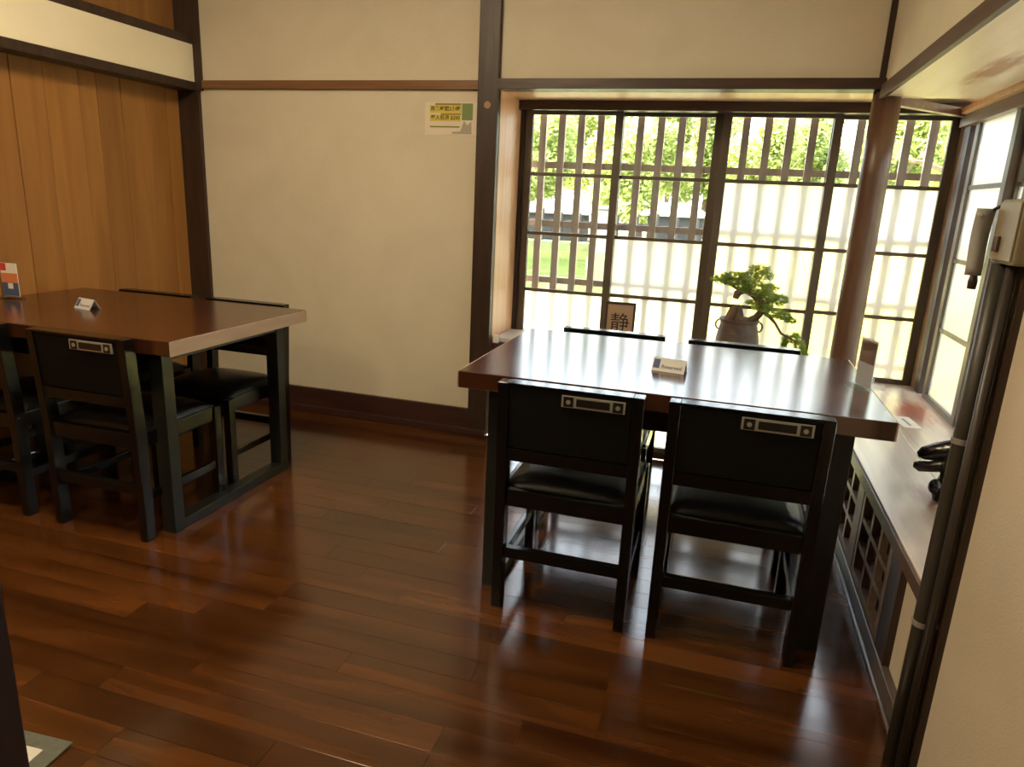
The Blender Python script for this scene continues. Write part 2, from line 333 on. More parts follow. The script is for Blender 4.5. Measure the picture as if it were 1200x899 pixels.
# back wall below the ledge: low window looking out at the gravel
struct('wall_bay_back', PLASTER, (-1.115, -1.0, YB + .012, YB + .06, 0, .39))
struct('trim_26', DARKWOODX, (-1.0, .50, YB + .006, YB + .06, 0, .038), bev=.002)
struct('trim_27', DARKWOODX, (-1.0, .50, YB + .006, YB + .06, .345, .39), bev=.002)
w3 = tag(empty('window_3', (0, YB + .03, 0)), kind='structure')
for i in range(5):
    xa = -1.0 + i * .30; xb = xa + .30
    bm = bmesh.new()
    box(bm, xa, xa + .022, -.012, .012, .038, .345); box(bm, xb - .022, xb, -.012, .012, .038, .345)
    box(bm, xa + .022, xb - .022, -.012, .012, .038, .055); box(bm, xa + .022, xb - .022, -.012, .012, .328, .345)
    box(bm, xa + .022, xb - .022, -.008, .008, .148, .162)
    f_ = obj('sash', bm, SASHWOOD, w3)
    bx('pane', GLASS, (xa + .022, xb - .022, -.001, .002, .055, .148), f_); bx('pane', GLASS, (xa + .022, xb - .022, -.001, .002, .162, .328), f_)

# ------------------------------------------------------------------ bay windows: sliding sashes, four rows of panes each
ZR = [(.452, .746), (.764, 1.056), (1.074, 1.366), (1.384, 1.675)]
def sash(parent, axis, a, b, off, clear, st=.04):
    """axis 'x': sash spans x a..b at y=off; axis 'y': spans y a..b at x=off"""
    def bb(u0, u1, t, z0, z1): return (u0, u1, off - t, off + t, z0, z1) if axis == 'x' else (off - t, off + t, u0, u1, z0, z1)
    bm = bmesh.new(); t = .014
    box(bm, *bb(a, a + st, t, .426, 1.692), bev=.002); box(bm, *bb(b - st, b, t, .426, 1.692), bev=.002)
    box(bm, *bb(a + st, b - st, t - .001, .426, .452)); box(bm, *bb(a + st, b - st, t - .001, 1.675, 1.692))
    f = obj('sash', bm, SASHWOOD, parent)
    for z in (.755, 1.065, 1.375): bx('muntin', SASHWOOD, bb(a + st, b - st, .010, z - .009, z + .009), f, bev=.0015)
    for i, (z0, z1) in enumerate(ZR):
        p = bx('pane', GLASS if i in clear else FROST, bb(a + st - .002, b - st + .002, .0018, z0 - .002, z1 + .002), f)
        tag(p, 'clear glass pane' if i in clear else 'frosted glass pane')
    return f
w1 = tag(empty('window_1'), kind='structure')
sash(w1, 'x', -1.09, -.573, BY, (1, 2, 3)); sash(w1, 'x', -.613, -.080, BY + .032, (2, 3))
sash(w1, 'x', -.080, .463, BY, (3,)); sash(w1, 'x', .420, .962, BY + .032, (3,))
bx('side_stile', DARKWOOD, (-1.115, -1.09, BY - .03, BY + .04, .425, 1.692), w1)
# lattice outside the back window
for k in range(20):
    bx('lattice_bar', LATWOOD, (-1.024 + k * .1055 - .018, -1.024 + k * .1055 + .018, BY + .105, BY + .130, .0, 1.80), w1)
for z in (.49, .80, 1.115, 1.43): bx('lattice_rail', LATWOOD, (-1.12, 1.06, BY + .130, BY + .150, z - .017, z + .017), w1)
w2 = tag(empty('window_2'), kind='structure')
ys = [3.60, 3.105, 2.61, 2.115, 1.62]
for i in range(4):
    b, a = ys[i] - (0 if i == 0 else -.03), ys[i + 1]
    sash(w2, 'y', a, b, BX + .016 + (.030 if i % 2 else 0), (3,) if i in (1, 3) else (), st=.045)
for k in range(20):
    y = 3.70 - k * .1055
    bx('lattice_bar', LATWOOD, (BX + .125, BX + .150, y - .015, y + .015, 0, 1.80), w2)
for z in (.49, .80, 1.115, 1.43): bx('lattice_rail', LATWOOD, (BX + .150, BX + .170, 1.60, 3.95, z - .017, z + .017), w2)

# ------------------------------------------------------------------ window ledge (wide board round the bay)
led = empty('window_ledge', (0, 0, 0))
tag(led, 'broad brown wooden window ledge running round the bay under the panes', 'ledge')
bx('back_board', SILLWOOD, (-1.113, .50, YB - .012, BY + .03, .388, .428), led, bev=.003)
bx('right_board', SILLWOOD, (XR - .012, XR + .20, 1.617, YB - .05, .386, .428), led, bev=.003)
bx('right_board', SILLWOOD, (XR + .202, BX + .02, 1.617, BY + .03, .386, .4278), led, bev=.003)
bx('corner_board', SILLWOOD, (.50, XR + .20, YB + .07, BY + .03, .388, .4275), led, bev=.003)
bx('front_edge', BEAMWOOD, (XR - .02, XR - .012, 1.617, YB - .05, .387, .424), led, bev=.002)

# ------------------------------------------------------------------ lattice grille under the ledge
gr_ = empty('lattice_grille', (XR, 0, 0)); tag(gr_, 'brown wooden lattice grille set in the low wall under the right ledge', 'grille')
bx('backing', REDBACK, (.030, .040, 1.98, YB - .06, .066, .384), gr_)
for a, b in ((1.978, 2.405), (2.47, 2.90), (2.95, 3.33)):
    fr = bmesh.new()
    box(fr, .002, .028, a, a + .030, .066, .384); box(fr, .002, .028, b - .030, b, .066, .384)
    box(fr, .003, .027, a + .03, b - .03, .066, .090); box(fr, .003, .027, a + .03, b - .03, .360, .384)
    f_ = obj('frame', fr, GRILLEWOOD, gr_); wd = (b - a - .06)
    for i in (1, 2): bx('upright', GRILLEWOOD, (.005, .025, a + .03 + wd * i / 3 - .011, a + .03 + wd * i / 3 + .011, .09, .36), f_)
    for z in (.180, .270): bx('crossbar', GRILLEWOOD, (.004, .026, a + .03, b - .03, z - .009, z + .009), f_)
for a, b in ((2.405, 2.47), (2.90, 2.95)): bx('mullion', GRILLEWOOD, (0, .028, a, b, .064, .386), gr_)

# ------------------------------------------------------------------ tables
def table(loc, W, D, label):
    t = empty('dining_table', loc); tag(t, label, 'table', 'dark wooden dining tables')
    h = .731; th = .052; X, Y = W / 2, D / 2
    tp = bx('tabletop', TABLEWOOD, (-X, X, -Y, Y, h - th, h), t, bev=.003)
    for s_ in (-1, 1): tag(bx('lit_end_edge', TABLEEDGE_LIT, (*sorted((s_ * X, s_ * (X + .003))), -Y, Y, h - th + .001, h - .001), t, bev=.0008), 'end edge with window light put into its paler colour')
    u, v, lw, ld = X - .083, Y - .05, .056, .05
    for sx in (-1, 1):
        xa, xb = (sx * u, sx * (u - lw)); xa, xb = min(xa, xb), max(xa, xb)
        for sy in (-1, 1):
            ya, yb = sy * v, sy * (v - ld); ya, yb = min(ya, yb), max(ya, yb)
            bx('leg', BLACKWOOD, (xa, xb, ya, yb, 0, h - th), t, bev=.002)
        bx('end_rail', BLACKWOOD, (xa + .004, xb - .004, -v + ld, v - ld, h - th - .038, h - th), t, bev=.002)
        bx('floor_rail', BLACKWOOD, (xa + .001, xb - .001, -v + ld, v - ld, 0, .038), t, bev=.002)
    for sy in (-1, 1):
        ya, yb = sy * (v - .01), sy * (v - .035); ya, yb = min(ya, yb), max(ya, yb)
        bx('apron', BLACKWOOD, (-u + lw, u - lw, ya, yb, h - th - .075, h - th), t, bev=.002)
    return t
table((-.126, 2.319, 0), 1.20, .81, 'dark wooden dining table standing in front of the bright window')
table((-2.325, 2.235, 0), 1.22, .80, 'dark wooden dining table in the left corner by the board wall')

# ------------------------------------------------------------------ chairs
GW = 'black chairs at the tables'
def chair():
    c = empty('dining_chair')
    hw, lw = .2075, .031
    for s in (-1, 1):
        x0, x1 = sorted((s * hw, s * (hw - lw)))
        bm = bmesh.new(); prism(bm, [(x0, x1, -.206, -.164, 0), (x0, x1, -.210, -.164, .40), (x0, x1, -.230, -.184, .735)])
        bmesh.ops.bevel(bm, geom=bm.edges[:], offset=.002, segments=1, affect='EDGES')
        obj('rear_leg', bm, CHAIRWOOD, c)
        bx('front_leg', CHAIRWOOD, (x0, x1, .172, .208, 0, .395), c, bev=.002)
        xa, xb = sorted((s * (hw - .006), s * (hw - lw + .006)))
        bx('side_stretcher', CHAIRWOOD, (xa, xb, -.168, .172, .145, .175), c, bev=.002)
        bx('side_rail', CHAIRWOOD, (xa, xb, -.170, .172, .345, .398), c, bev=.002)
    bx('rear_stretcher', CHAIRWOOD, (-hw + lw, hw - lw, -.200, -.174, .172, .206), c, bev=.002)
    bx('front_rail', CHAIRWOOD, (-hw + lw, hw - lw, .178, .204, .345, .398), c, bev=.002)
    bx('rear_rail', CHAIRWOOD, (-hw + lw, hw - lw, -.200, -.174, .345, .398), c, bev=.002)
    # padded seat
    bm = bmesh.new(); N = 14
    g = [[None] * (N + 1) for _ in range(N + 1)]
    for i in range(N + 1):
        for j in range(N + 1):
            a, b = i / N * 2 - 1, j / N * 2 - 1
            dz = (max(0, 1 - abs(a) ** 3.2) * max(0, 1 - abs(b) ** 3.2)) ** .45
            k = 1 - .02 * (1 - dz)
            g[i][j] = bm.verts.new((a * .194 * k, .012 + b * .186 * k, .398 + .040 * dz))
    for i in range(N):
        for j in range(N): bm.faces.new((g[i][j], g[i + 1][j], g[i + 1][j + 1], g[i][j + 1]))
    edge = [g[i][0] for i in range(N + 1)] + [g[N][j] for j in range(1, N + 1)] + [g[i][N] for i in range(N - 1, -1, -1)] + [g[0][j] for j in range(N - 1, 0, -1)]
    low = [bm.verts.new((v.co.x, v.co.y, .392)) for v in edge]
    for k in range(len(edge)): bm.faces.new((edge[k], low[k], low[(k + 1) % len(edge)], edge[(k + 1) % len(edge)]))
    bm.faces.new(low); obj('seat', bm, LEATHER, c, True)
    def by(z): return -.210 - (z - .40) * .020 / .335      # rear face of the leaning posts
    bm = bmesh.new(); x0, x1 = -hw + lw, hw - lw
    prism(bm, [(x0, x1, by(.535) + .006, by(.535) + .034, .535), (x0, x1, by(.70) + .004, by(.70) + .034, .70), (x0, x1, by(.727) + .002, by(.727) + .033, .727)])
    bmesh.ops.bevel(bm, geom=[e for e in bm.edges], offset=.003, segments=2, affect='EDGES')
    bp = obj('backrest', bm, CLOTH, c)
    bm = bmesh.new(); prism(bm, [(x0, x1, by(.495) + .004, by(.495) + .030, .495), (x0, x1, by(.533) + .004, by(.533) + .030, .533)])
    obj('lower_rail', bm, CHAIRWOOD, c)
    bm = bmesh.new(); prism(bm, [(x0, x1, by(.727), by(.727) + .046, .7275), (x0, x1, by(.735), by(.735) + .046, .7355)]); obj('top_rail', bm, CHAIRWOOD, c)
    h = bx('handle', CHROME, (-.020, .158, by(.705) - .0015, by(.705) + .006, .684, .718), bp, bev=.0015); tag(h, 'chrome pull plate with dark grip')
    bx('grip', BLACKMET, (.022, .116, by(.705) - .004, by(.705) + .002, .690, .712), bp, bev=.0015)
    for x in (0, .138):
        bm = bmesh.new(); tube(bm, [(x, by(.70) - .004, .700), (x, by(.70) + .003, .700)], .0065, 12); obj('screw', bm, CHROME, bp)
        bx('screw_plate', BLACKMET, (x - .014, x + .014, by(.705) - .0022, by(.705), .686, .715), bp)
    return c
c0 = chair()
spots = [  # x, y of seat centre, yaw, label
    (-.367, 2.062, 0, 'black chair nearest the middle of the room at the window table, back turned'),
    (.113, 2.068, 0, 'black chair on the right of the window table, back turned, beside the grille'),
    (-.395, 2.615, 180, 'black chair facing us across the window table, in front of the framed character'),
    (.110, 2.600, 180, 'black chair facing us across the window table, in front of the potted bonsai'),
    (-2.045, 2.000, 0, 'black chair with its back turned at the corner table, showing its chrome pull'),
    (-2.592, 2.000, 0, 'black chair at the left edge of the photo, back turned, mostly cut off'),
    (-2.056, 2.480, 180, 'black chair at the corner table facing us, against the plaster wall'),
    (-2.552, 2.480, 180, 'black chair at the corner table facing us, against the brown boards')]
for i, (x, y, a, lb) in enumerate(spots):
    c = c0 if i == 0 else copy_tree(c0)
    c.location = (x, y, 0); c.rotation_euler = (0, 0, R(a)); tag(c, lb, 'chair', GW)

# ------------------------------------------------------------------ things on the tables
BLUE = mat('print_blue', (.06, .08, .22), .6); GREYP = mat('print_grey', (.30, .30, .33), .6)
def tent(loc, rz, label):
    t = empty('tent_card', loc, rz); tag(t, label, 'sign', 'folded reserved cards')
    W, Hh, d = .052, .040, .024
    bm = bmesh.new()
    for s in (-1, 1):
        p = [(-W, s * d, 0.0005), (W, s * d, 0.0005), (W, 0, Hh), (-W, 0, Hh)]
        q = [(a, b - s * .0012, c) for a, b, c in p]
        v = [bm.verts.new(x) for x in p + q]
        for f in ((0, 1, 2, 3), (7, 6, 5, 4), (0, 4, 5, 1), (1, 5, 6, 2), (2, 6, 7, 3), (3, 7, 4, 0)): bm.faces.new([v[i] for i in f])
    cd = obj('card', bm, mat('card_stock', (.62, .62, .60), .55), t)
    tilt = math.atan2(Hh, d)
    fm = Matrix.Translation((0, -d, 0)) @ Matrix.Rotation(tilt, 4, 'X')
    fl = math.hypot(Hh, d)
    def pr(nm, m, x0, x1, y0, y1, lift=.0006):
        bm = bmesh.new(); box(bm, x0, x1, y0, y1, lift - .0004, lift); bmesh.ops.transform(bm, matrix=fm, verts=bm.verts[:]); return obj(nm, bm, m, t)
    pr('emblem', BLUE, -W + .003, -W + .023, .010, fl - .006)
    text('lettering', 'Reserved', .017, BLUE, t, fm @ Matrix.Translation((.010, fl * .36, .0008)))
    return t
tent((-.126, 2.222, .731), R(-10), 'small folded white Reserved card lying on the window table')
tent((-2.440, 2.195, .731), R(-12), 'small folded white Reserved card lying on the corner table')
# clear acrylic menu stand on the window table's right end
ACR = bpy.data.materials.new('acrylic'); ACR.use_nodes = True; nt = ACR.node_tree; nt.nodes.clear()
o = nt.nodes.new('ShaderNodeOutputMaterial'); mxs = nt.nodes.new('ShaderNodeMixShader'); t_ = nt.nodes.new('ShaderNodeBsdfTransparent'); g_ = nt.nodes.new('ShaderNodeBsdfGlossy')
t_.inputs[0].default_value = (.93, .95, .95, 1); g_.inputs['Roughness'].default_value = .05; mxs.inputs[0].default_value = .16
nt.links.new(t_.outputs[0], mxs.inputs[1]); nt.links.new(g_.outputs[0], mxs.inputs[2]); nt.links.new(mxs.outputs[0], o.inputs[0])
am = empty('menu_stand', (.452, 2.30, .731), R(-70)); tag(am, 'clear acrylic menu stand upright on the right end of the window table', 'stand')
bx('front_sheet', ACR, (-.048, .048, -.004, -.002, 0, .150), am); bx('back_sheet', ACR, (-.048, .048, .002, .004, 0, .150), am)
bx('foot', ACR, (-.048, .048, -.045, -.004, 0, .002), am); bx('back_foot', ACR, (-.048, .048, .004, .045, 0, .002), am)
ins = bx('insert', mat('menu_paper', (.62, .63, .66), .6), (-.044, .044, -.0012, .0012, .004, .146), am)
bx('picture', mat('menu_brown', (.20, .10, .05), .6), (-.041, .041, -.0018, -.0012, .074, .140), ins); bx('picture', mat('menu_brown_back', (.20, .10, .05), .6), (-.041, .041, .0012, .0018, .074, .140), ins)
# colourful menu card on the corner table
mc = empty('menu_card', (-2.876, 2.225, .731), R(6)); tag(mc, 'upright white, orange and blue advert card standing on the corner table', 'card')
bx('card', PAPER, (-.040, .040, -.0015, .0015, .012, .150), mc); bx('base', ACR, (-.042, .042, -.022, .022, 0, .012), mc)
bx('orange_field', mat('print_orange', (.68, .22, .08), .6), (-.039, .040, -.0022, -.0015, .068, .108), mc)
bx('blue_field', mat('print_navy', (.07, .10, .20), .6), (-.039, .040, -.0022, -.0015, .013, .068), mc)
bx('red_field', mat('print_red', (.62, .05, .04), .6), (-.039, -.012, -.0022, -.0015, .118, .149), mc)
bx('white_label', PAPER, (-.010, .014, -.0028, -.0022, .043, .066), mc)

# ------------------------------------------------------------------ things on the ledge
pn = bx('paper_notice', PAPER, (-.035, .035, -.08, .08, 0, .0012)); pn.location = (.792, 3.09, .428); pn.rotation_euler = (0, 0, R(6)); tag(pn, 'white slip of paper lying on the right window ledge', 'paper')
bx('print_line', GREYP, (-.006, .006, -.05, .05, .0012, .0016), pn)
# small dark box with a pale lid at the left end of the back ledge
sb = empty('small_box', (-1.045, 3.545, .428)); tag(sb, 'low dark box with pale lid at the left end of the window ledge', 'box')
bx('body', mat('box_brown', (.05, .018, .012), .5), (-.062, .062, -.135, .165, 0, .085), sb, bev=.003)
bx('lid', mat('box_lid', (.55, .53, .52), .35), (-.060, .064, -.115, .165, .085, .106), sb, bev=.003)
bx('clasp', PAPER, (-.060, -.030, -.139, -.116, .080, .122), sb, bev=.003)
# framed calligraphy leaning on the window
fp = empty('framed_character', (-.497, 3.715, .428)); tag(fp, 'small dark framed brush-written character standing on the back ledge', 'frame')
fp.rotation_euler = (R(-4), 0, R(4))
bm = bmesh.new(); box(bm, -.080, -.068, -.008, .008, 0, .305, bev=.001); box(bm, .068, .080, -.008, .008, 0, .305, bev=.001); box(bm, -.068, .068, -.008, .008, 0, .012); box(bm, -.068, .068, -.008, .008, .293, .305)
obj('frame', bm, DARKWOOD, fp)
sh = bx('sheet', mat('tan_paper', (.40, .27, .17), .7), (-.068, .068, -.002, .004, .012, .293), fp)
text('character', '静', .105, INK, sh, Matrix.Translation((.0, -.0035, .190)) @ Matrix.Rotation(R(90), 4, 'X'), extrude=.0006)
# dark sculpture on the right ledge
sc = empty('dark_sculpture', (.712, 2.235, .4292)); tag(sc, 'dark gnarled sculpture with two jutting lobes on the ledge behind the pipe', 'sculpture')
SCM = noise_mat('dark_bronze', (.010, .008, .008), (.022, .017, .016), (30, 30, 30), .22, .2, bscale=40, dist=.01)
rnd = random.Random(3)
bm = bmesh.new(); tube(bm, [(.0, -.02, 0), (.0, -.015, .03), (.012, .0, .07), (.014, .01, .11), (.02, .02, .15)], [.036, .042, .034, .036, .028], 14, jitter=.06, rnd=rnd); obj('body', bm, SCM, sc, True)
bm = bmesh.new(); tube(bm, [(.030, .02, .150), (.006, .035, .146), (-.030, .05, .130), (-.062, .058, .117), (-.076, .06, .110)], [.028, .032, .028, .020, .008], 12, jitter=.06, rnd=rnd); obj('upper_lobe', bm, SCM, sc, True)
bm = bmesh.new(); tube(bm, [(.022, .02, .105), (-.010, .035, .092), (-.042, .048, .080), (-.066, .056, .076), (-.082, .06, .076)], [.022, .020, .017, .018, .008], 12); obj('lower_lobe', bm, noise_mat('worn_bronze', (.030, .022, .026), (.07, .055, .065), (20, 20, 20), .25, .1), sc, True)
bm = bmesh.new(); ellipsoid(bm, (-.034, -.02, .042), (.020, .020, .024)); obj('knob', bm, SCM, sc, True)

# bonsai in a brown two-eared pot
bo = empty('bonsai_tree', (.108, 3.62, .428)); tag(bo, 'cascading green pine bonsai in a brown eared clay pot', 'plant')
POT = noise_mat('clay', (.075, .050, .040), (.13, .092, .075), (14, 14, 30), .5, .15)
bm = bmesh.new(); lathe(bm, [(.06, 0), (.082, .02), (.102, .08), (.106, .14), (.103, .19), (.094, .235), (.088, .262), (.092, .276), (.098, .283), (.094, .288), (.084, .286), (.080, .262), (.02, .258)]); pot = obj('pot', bm, POT, bo, True)
for s in (-1, 1):
    bm = bmesh.new(); tube(bm, [(s * (.094 + .017 * math.sin(a)), -.005, .254 + .023 * math.cos(a)) for a in [math.pi * i / 8 for i in range(9)]], .0045, 8); obj('ear', bm, POT, pot, True)
bm = bmesh.new(); lathe(bm, [(.0805, .250), (.0805, .263), (.05, .272), (.012, .276)], 20); obj('soil', bm, noise_mat('soil', (.05, .03, .018), (.10, .07, .04), (60, 60, 60), .95, .5), bo, True)
rnd = random.Random(5)
bm = bmesh.new()
tube(bm, [(-.045, 0, .262), (-.042, 0, .295), (-.030, .0, .330), (-.022, .0, .350)], [.030, .026, .024, .010], 10, jitter=.16, rnd=rnd)
tube(bm, [(-.008, .0, .262), (-.004, 0, .300), (-.010, 0, .335), (-.006, 0, .356)], [.026, .022, .016, .008], 10, jitter=.16, rnd=rnd)
tube(bm, [(-.020, -.01, .285), (.02, -.012, .282), (.05, -.01, .290)], [.024, .020, .012], 10, jitter=.12, rnd=rnd)
obj('stump', bm, BARK, bo, True)
bm = bmesh.new()
tube(bm, [(.045, 0, .285), (.075, .0, .300), (.098, 0, .335), (.088, 0, .375), (.060, 0, .405), (.030, 0, .425), (.0, 0, .435), (-.035, 0, .440)], [.016, .017, .018, .020, .018, .016, .011, .006], 10, jitter=.1, rnd=rnd)
tube(bm, [(.0, 0, .432), (-.025, 0, .412), (-.032, 0, .386)], [.013, .019, .014], 10, jitter=.1, rnd=rnd)
tube(bm, [(-.02, 0, .430), (-.052, 0, .445), (-.085, 0, .465)], [.008, .006, .004], 8)
tube(bm, [(.092, 0, .340), (.13, -.01, .318), (.165, -.01, .285), (.20, -.01, .235), (.245, -.01, .215), (.275, -.01, .200)], [.010, .009, .007, .006, .005, .004], 8)
tube(bm, [(.095, 0, .365), (.13, 0, .385), (.165, 0, .395)], [.009, .006, .004], 8)
obj('trunk', bm, BARK, bo, True)
pads = [(.055, .372, .040, .016), (.105, .368, .045, .018), (.03, .425, .060, .020), (.085, .418, .055, .022), (-.005, .448, .060, .018), (-.06, .468, .070, .020), (-.105, .475, .060, .024), (-.045, .492, .070, .026), (.018, .492, .060, .030), (.062, .535, .052, .024), (.088, .505, .046, .024), (.048, .462, .055, .020), (.115, .448, .050, .022),
        (.125, .405, .052, .028), (.175, .392, .042, .030), (.10, .345, .055, .016), (.150, .330, .062, .028), (.200, .318, .042, .022), (.235, .300, .030, .016),
        (.268, .215, .026, .034), (.292, .175, .028, .040), (.318, .140, .022, .026), (.232, .205, .020, .026), (.225, .178, .014, .020)]
for (px, pz, rx, rz) in pads:
    vs, fs = [], []
    nt_ = int(150 * (rx * rz / .0016) + 60)
    for _ in range(nt_):
        a, b_2 = rnd.uniform(0, 2 * math.pi), rnd.uniform(-1, 1); rr = rnd.uniform(.25, 1) ** .5
        c = Vector((px + rx * rr * math.cos(a) * math.sqrt(1 - b_2 * b_2), rx * .8 * rr * math.sin(a) * math.sqrt(1 - b_2 * b_2), pz + rz * rr * b_2))
        for _k in range(5):
            d = Vector((rnd.uniform(-1, 1), rnd.uniform(-1, 1), rnd.uniform(-.2, 1))).normalized(); s = d.orthogonal().normalized() * .0016; l = rnd.uniform(.010, .018)
            i0 = len(vs); vs += [c - s, c + s, c + d * l]; fs.append((i0, i0 + 1, i0 + 2))
    me = bpy.data.meshes.new('foliage_pad'); me.from_pydata(vs, [], fs); me.materials.append(PINE)
    o = bpy.data.objects.new('foliage_pad', me); COL.objects.link(o); o.parent = bo; o['kind'] = 'stuff'

# ------------------------------------------------------------------ wall notice with its print
ns = empty('wall_notice', (-1.3605, YB - .001, 1.605)); tag(ns, 'white paper notice with yellow highlighted lines taped beside the square post', 'sign')
bx('sheet', mat('notice_paper', (.76, .68, .56), .35), (-.139, .139, -.003, 0, -.076, .076), ns)
YEL = mat('print_yellow', (.70, .56, .10), .6); OLV = mat('print_olive', (.30, .25, .03), .6); GRN = mat('print_green', (.20, .27, .09), .6); GRY = mat('print_warm_grey', (.42, .37, .29), .6); BRN = mat('print_brown', (.07, .045, .008), .6)
bx('yellow_panel', YEL, (-.112, .054, -.0036, -.003, .026, .061), ns); bx('yellow_panel', YEL, (-.112, .050, -.0036, -.003, -.012, .018), ns)
bx('olive_line', OLV, (-.085, .052, -.0038, -.003, .062, .071), ns); bx('olive_line', OLV, (-.055, .052, -.0040, -.003, .018, .025), ns); bx('olive_line', OLV, (-.112, .045, -.0038, -.003, -.041, -.034), ns)
bx('green_field', GRN, (.056, .112, -.0036, -.003, -.006, .071), ns)
bm = bmesh.new()
for pts in (((.045, -.070), (.108, -.070), (.106, -.012), (.085, -.030), (.068, -.008), (.058, -.035)), ((.006, -.070), (.045, -.070), (.050, -.058), (.006, -.060))):
    vv = [bm.verts.new((a, -.0036, b)) for a, b in pts]; ww = [bm.verts.new((a, -.003, b)) for a, b in pts]
    bm.faces.new(vv); bm.faces.new(ww[::-1])
    for i in range(len(pts)): bm.faces.new((vv[i], ww[i], ww[(i + 1) % len(pts)], vv[(i + 1) % len(pts)]))
obj('mountain_picture', bm, GRY, ns)
RX = Matrix.Rotation(R(90), 4, 'X')
text('lettering', '用餐時間2小時', .0242, BRN, ns, Matrix.Translation((-.031, -.0040, .045)) @ RX, bold=.0005)
text('lettering', '每人低消 $200', .0242, BRN, ns, Matrix.Translation((-.031, -.0040, .004)) @ RX, bold=.0005)

# ------------------------------------------------------------------ pipe, switch box, hanging tag
pp = empty('conduit_pipe', (.512, 1.574, 0)); tag(pp, 'grey brown conduit pipe running up the right corner post', 'pipe')
bm = bmesh.new(); tube(bm, [(0, 0, 0), (0, 0, .4), (0, 0, .8), (0, 0, 1.16)], .0185, 20); obj('tube', bm, PIPEGREY, pp, True)
for z in (.375, .80):
    bm = bmesh.new(); tube(bm, [(0, 0, z - .006), (0, 0, z + .006)], .0205, 20); box(bm, .012, .0225, -.03, .03, z - .006, z + .006); tag(obj('clamp', bm, CHROME, pp), 'shiny metal pipe clamp')
p2 = empty('thin_pipe', (.517, 1.535, 0)); tag(p2, 'thin dark pipe between the conduit and the right plaster wall', 'pipe')
bm = bmesh.new(); tube(bm, [(0, 0, 0), (0, 0, 1.16)], .010, 14); obj('tube', bm, mat('thin_pipe_paint', (.05, .04, .035), .4), p2, True)
eb = empty('switch_box', (.514, 1.53, 1.162)); tag(eb, 'ivory electrical switch box on the right post above the pipe', 'box')
bx('housing', IVORY, (-.019, .019, -.060, .060, 0, .118), eb, bev=.006)
bx('cover', mat('ivory_cover', (.27, .225, .145), .45), (-.023, -.019, -.052, .052, .006, .112), eb, bev=.002)
bx('switch', mat('switch_brown', (.10, .06, .03), .5), (-.029, -.023, .010, .034, .022, .050), eb, bev=.002)
ht = empty('hanging_tag', (.474, 1.60, 1.262)); tag(ht, 'long grey plastic tag hanging left of the switch box', 'tag')
bm = bmesh.new(); rr = []
for i in range(9):
    z = -i * .0160; off = .006 * math.sin(i * .55) - .004 * i * .3
    rr.append([bm.verts.new(p) for p in ((-.015 - .0004 * i, off, z), (.017 - .0009 * i, off - .004, z), (.017 - .0009 * i, off - .0025, z), (-.015 - .0004 * i, off + .0015, z))])
for a, b in zip(rr, rr[1:]):
    for k in range(4): bm.faces.new((a[k], a[(k + 1) % 4], b[(k + 1) % 4], b[k]))
bm.faces.new(rr[0][::-1]); bm.faces.new(rr[-1]); obj('strip', bm, mat('tag_grey', (.36, .35, .34), .5), ht, True)
bm = bmesh.new(); tube(bm, [(-.008, -.004, -.012), (-.008, .004, -.012)], .0035, 10); tag(obj('eyelet', bm, PAPER, ht), 'white eyelet')
bm = bmesh.new(); tube(bm, [(.012, 0, -.003), (.020, -.004, .004), (.024, -.008, .002)], .0035, 8); obj('hook', bm, BLACKMET, ht, True)
bm = bmesh.new(); tube(bm, [(.002, -.004, -.125), (.002, -.004, -.140), (.002, -.004, -.155)], [.006, .009, .008], 8); obj('cord_end', bm, DARKWOOD, ht, True)

# ------------------------------------------------------------------ mat with white paper by the near post
fm_ = empty('floor_mat', (-1.280, .990, 0), R(-86)); tag(fm_, 'grey mat with a white paper on the floor at the bottom left corner', 'mat')
bx('pad', noise_mat('grey_mat', (.11, .12, .095), (.15, .16, .13), (40, 40, 40), .7, .3), (0, .22, -.20, 0, 0, .006), fm_, bev=.002)
bx('paper', PAPER, (.038, .18, -.18, -.042, .006, .0075), fm_)

# ------------------------------------------------------------------ fill lamps added unseen above the frame to brighten the room
FILL_LAMP = mat('fill_lamp_glow', (.9, .8, .6), .8); lb_ = FILL_LAMP.node_tree.nodes['Principled BSDF']
lb_.inputs['Emission Color'].default_value = (1.0, .80, .50, 1); lb_.inputs['Emission Strength'].default_value = 25.0
for i, (x, y, lb) in enumerate(((-1.45, 1.35, 'unseen square fill lamp added in front of the tables'), (-1.5, -.8, 'unseen square fill lamp added behind the viewpoint'))):
    l_ = empty('fill_lamp', (x, y, ZC)); tag(l_, lb, 'lamp', 'added fill lamps')
    q_ = .27 if i == 0 else .17
    bx('shade', FILL_LAMP, (-q_, q_, -q_, q_, -.10, -.02), l_, bev=.01); bx('mount', DARKWOOD, (-.27, .27, -.27, .27, -.02, 0), l_)

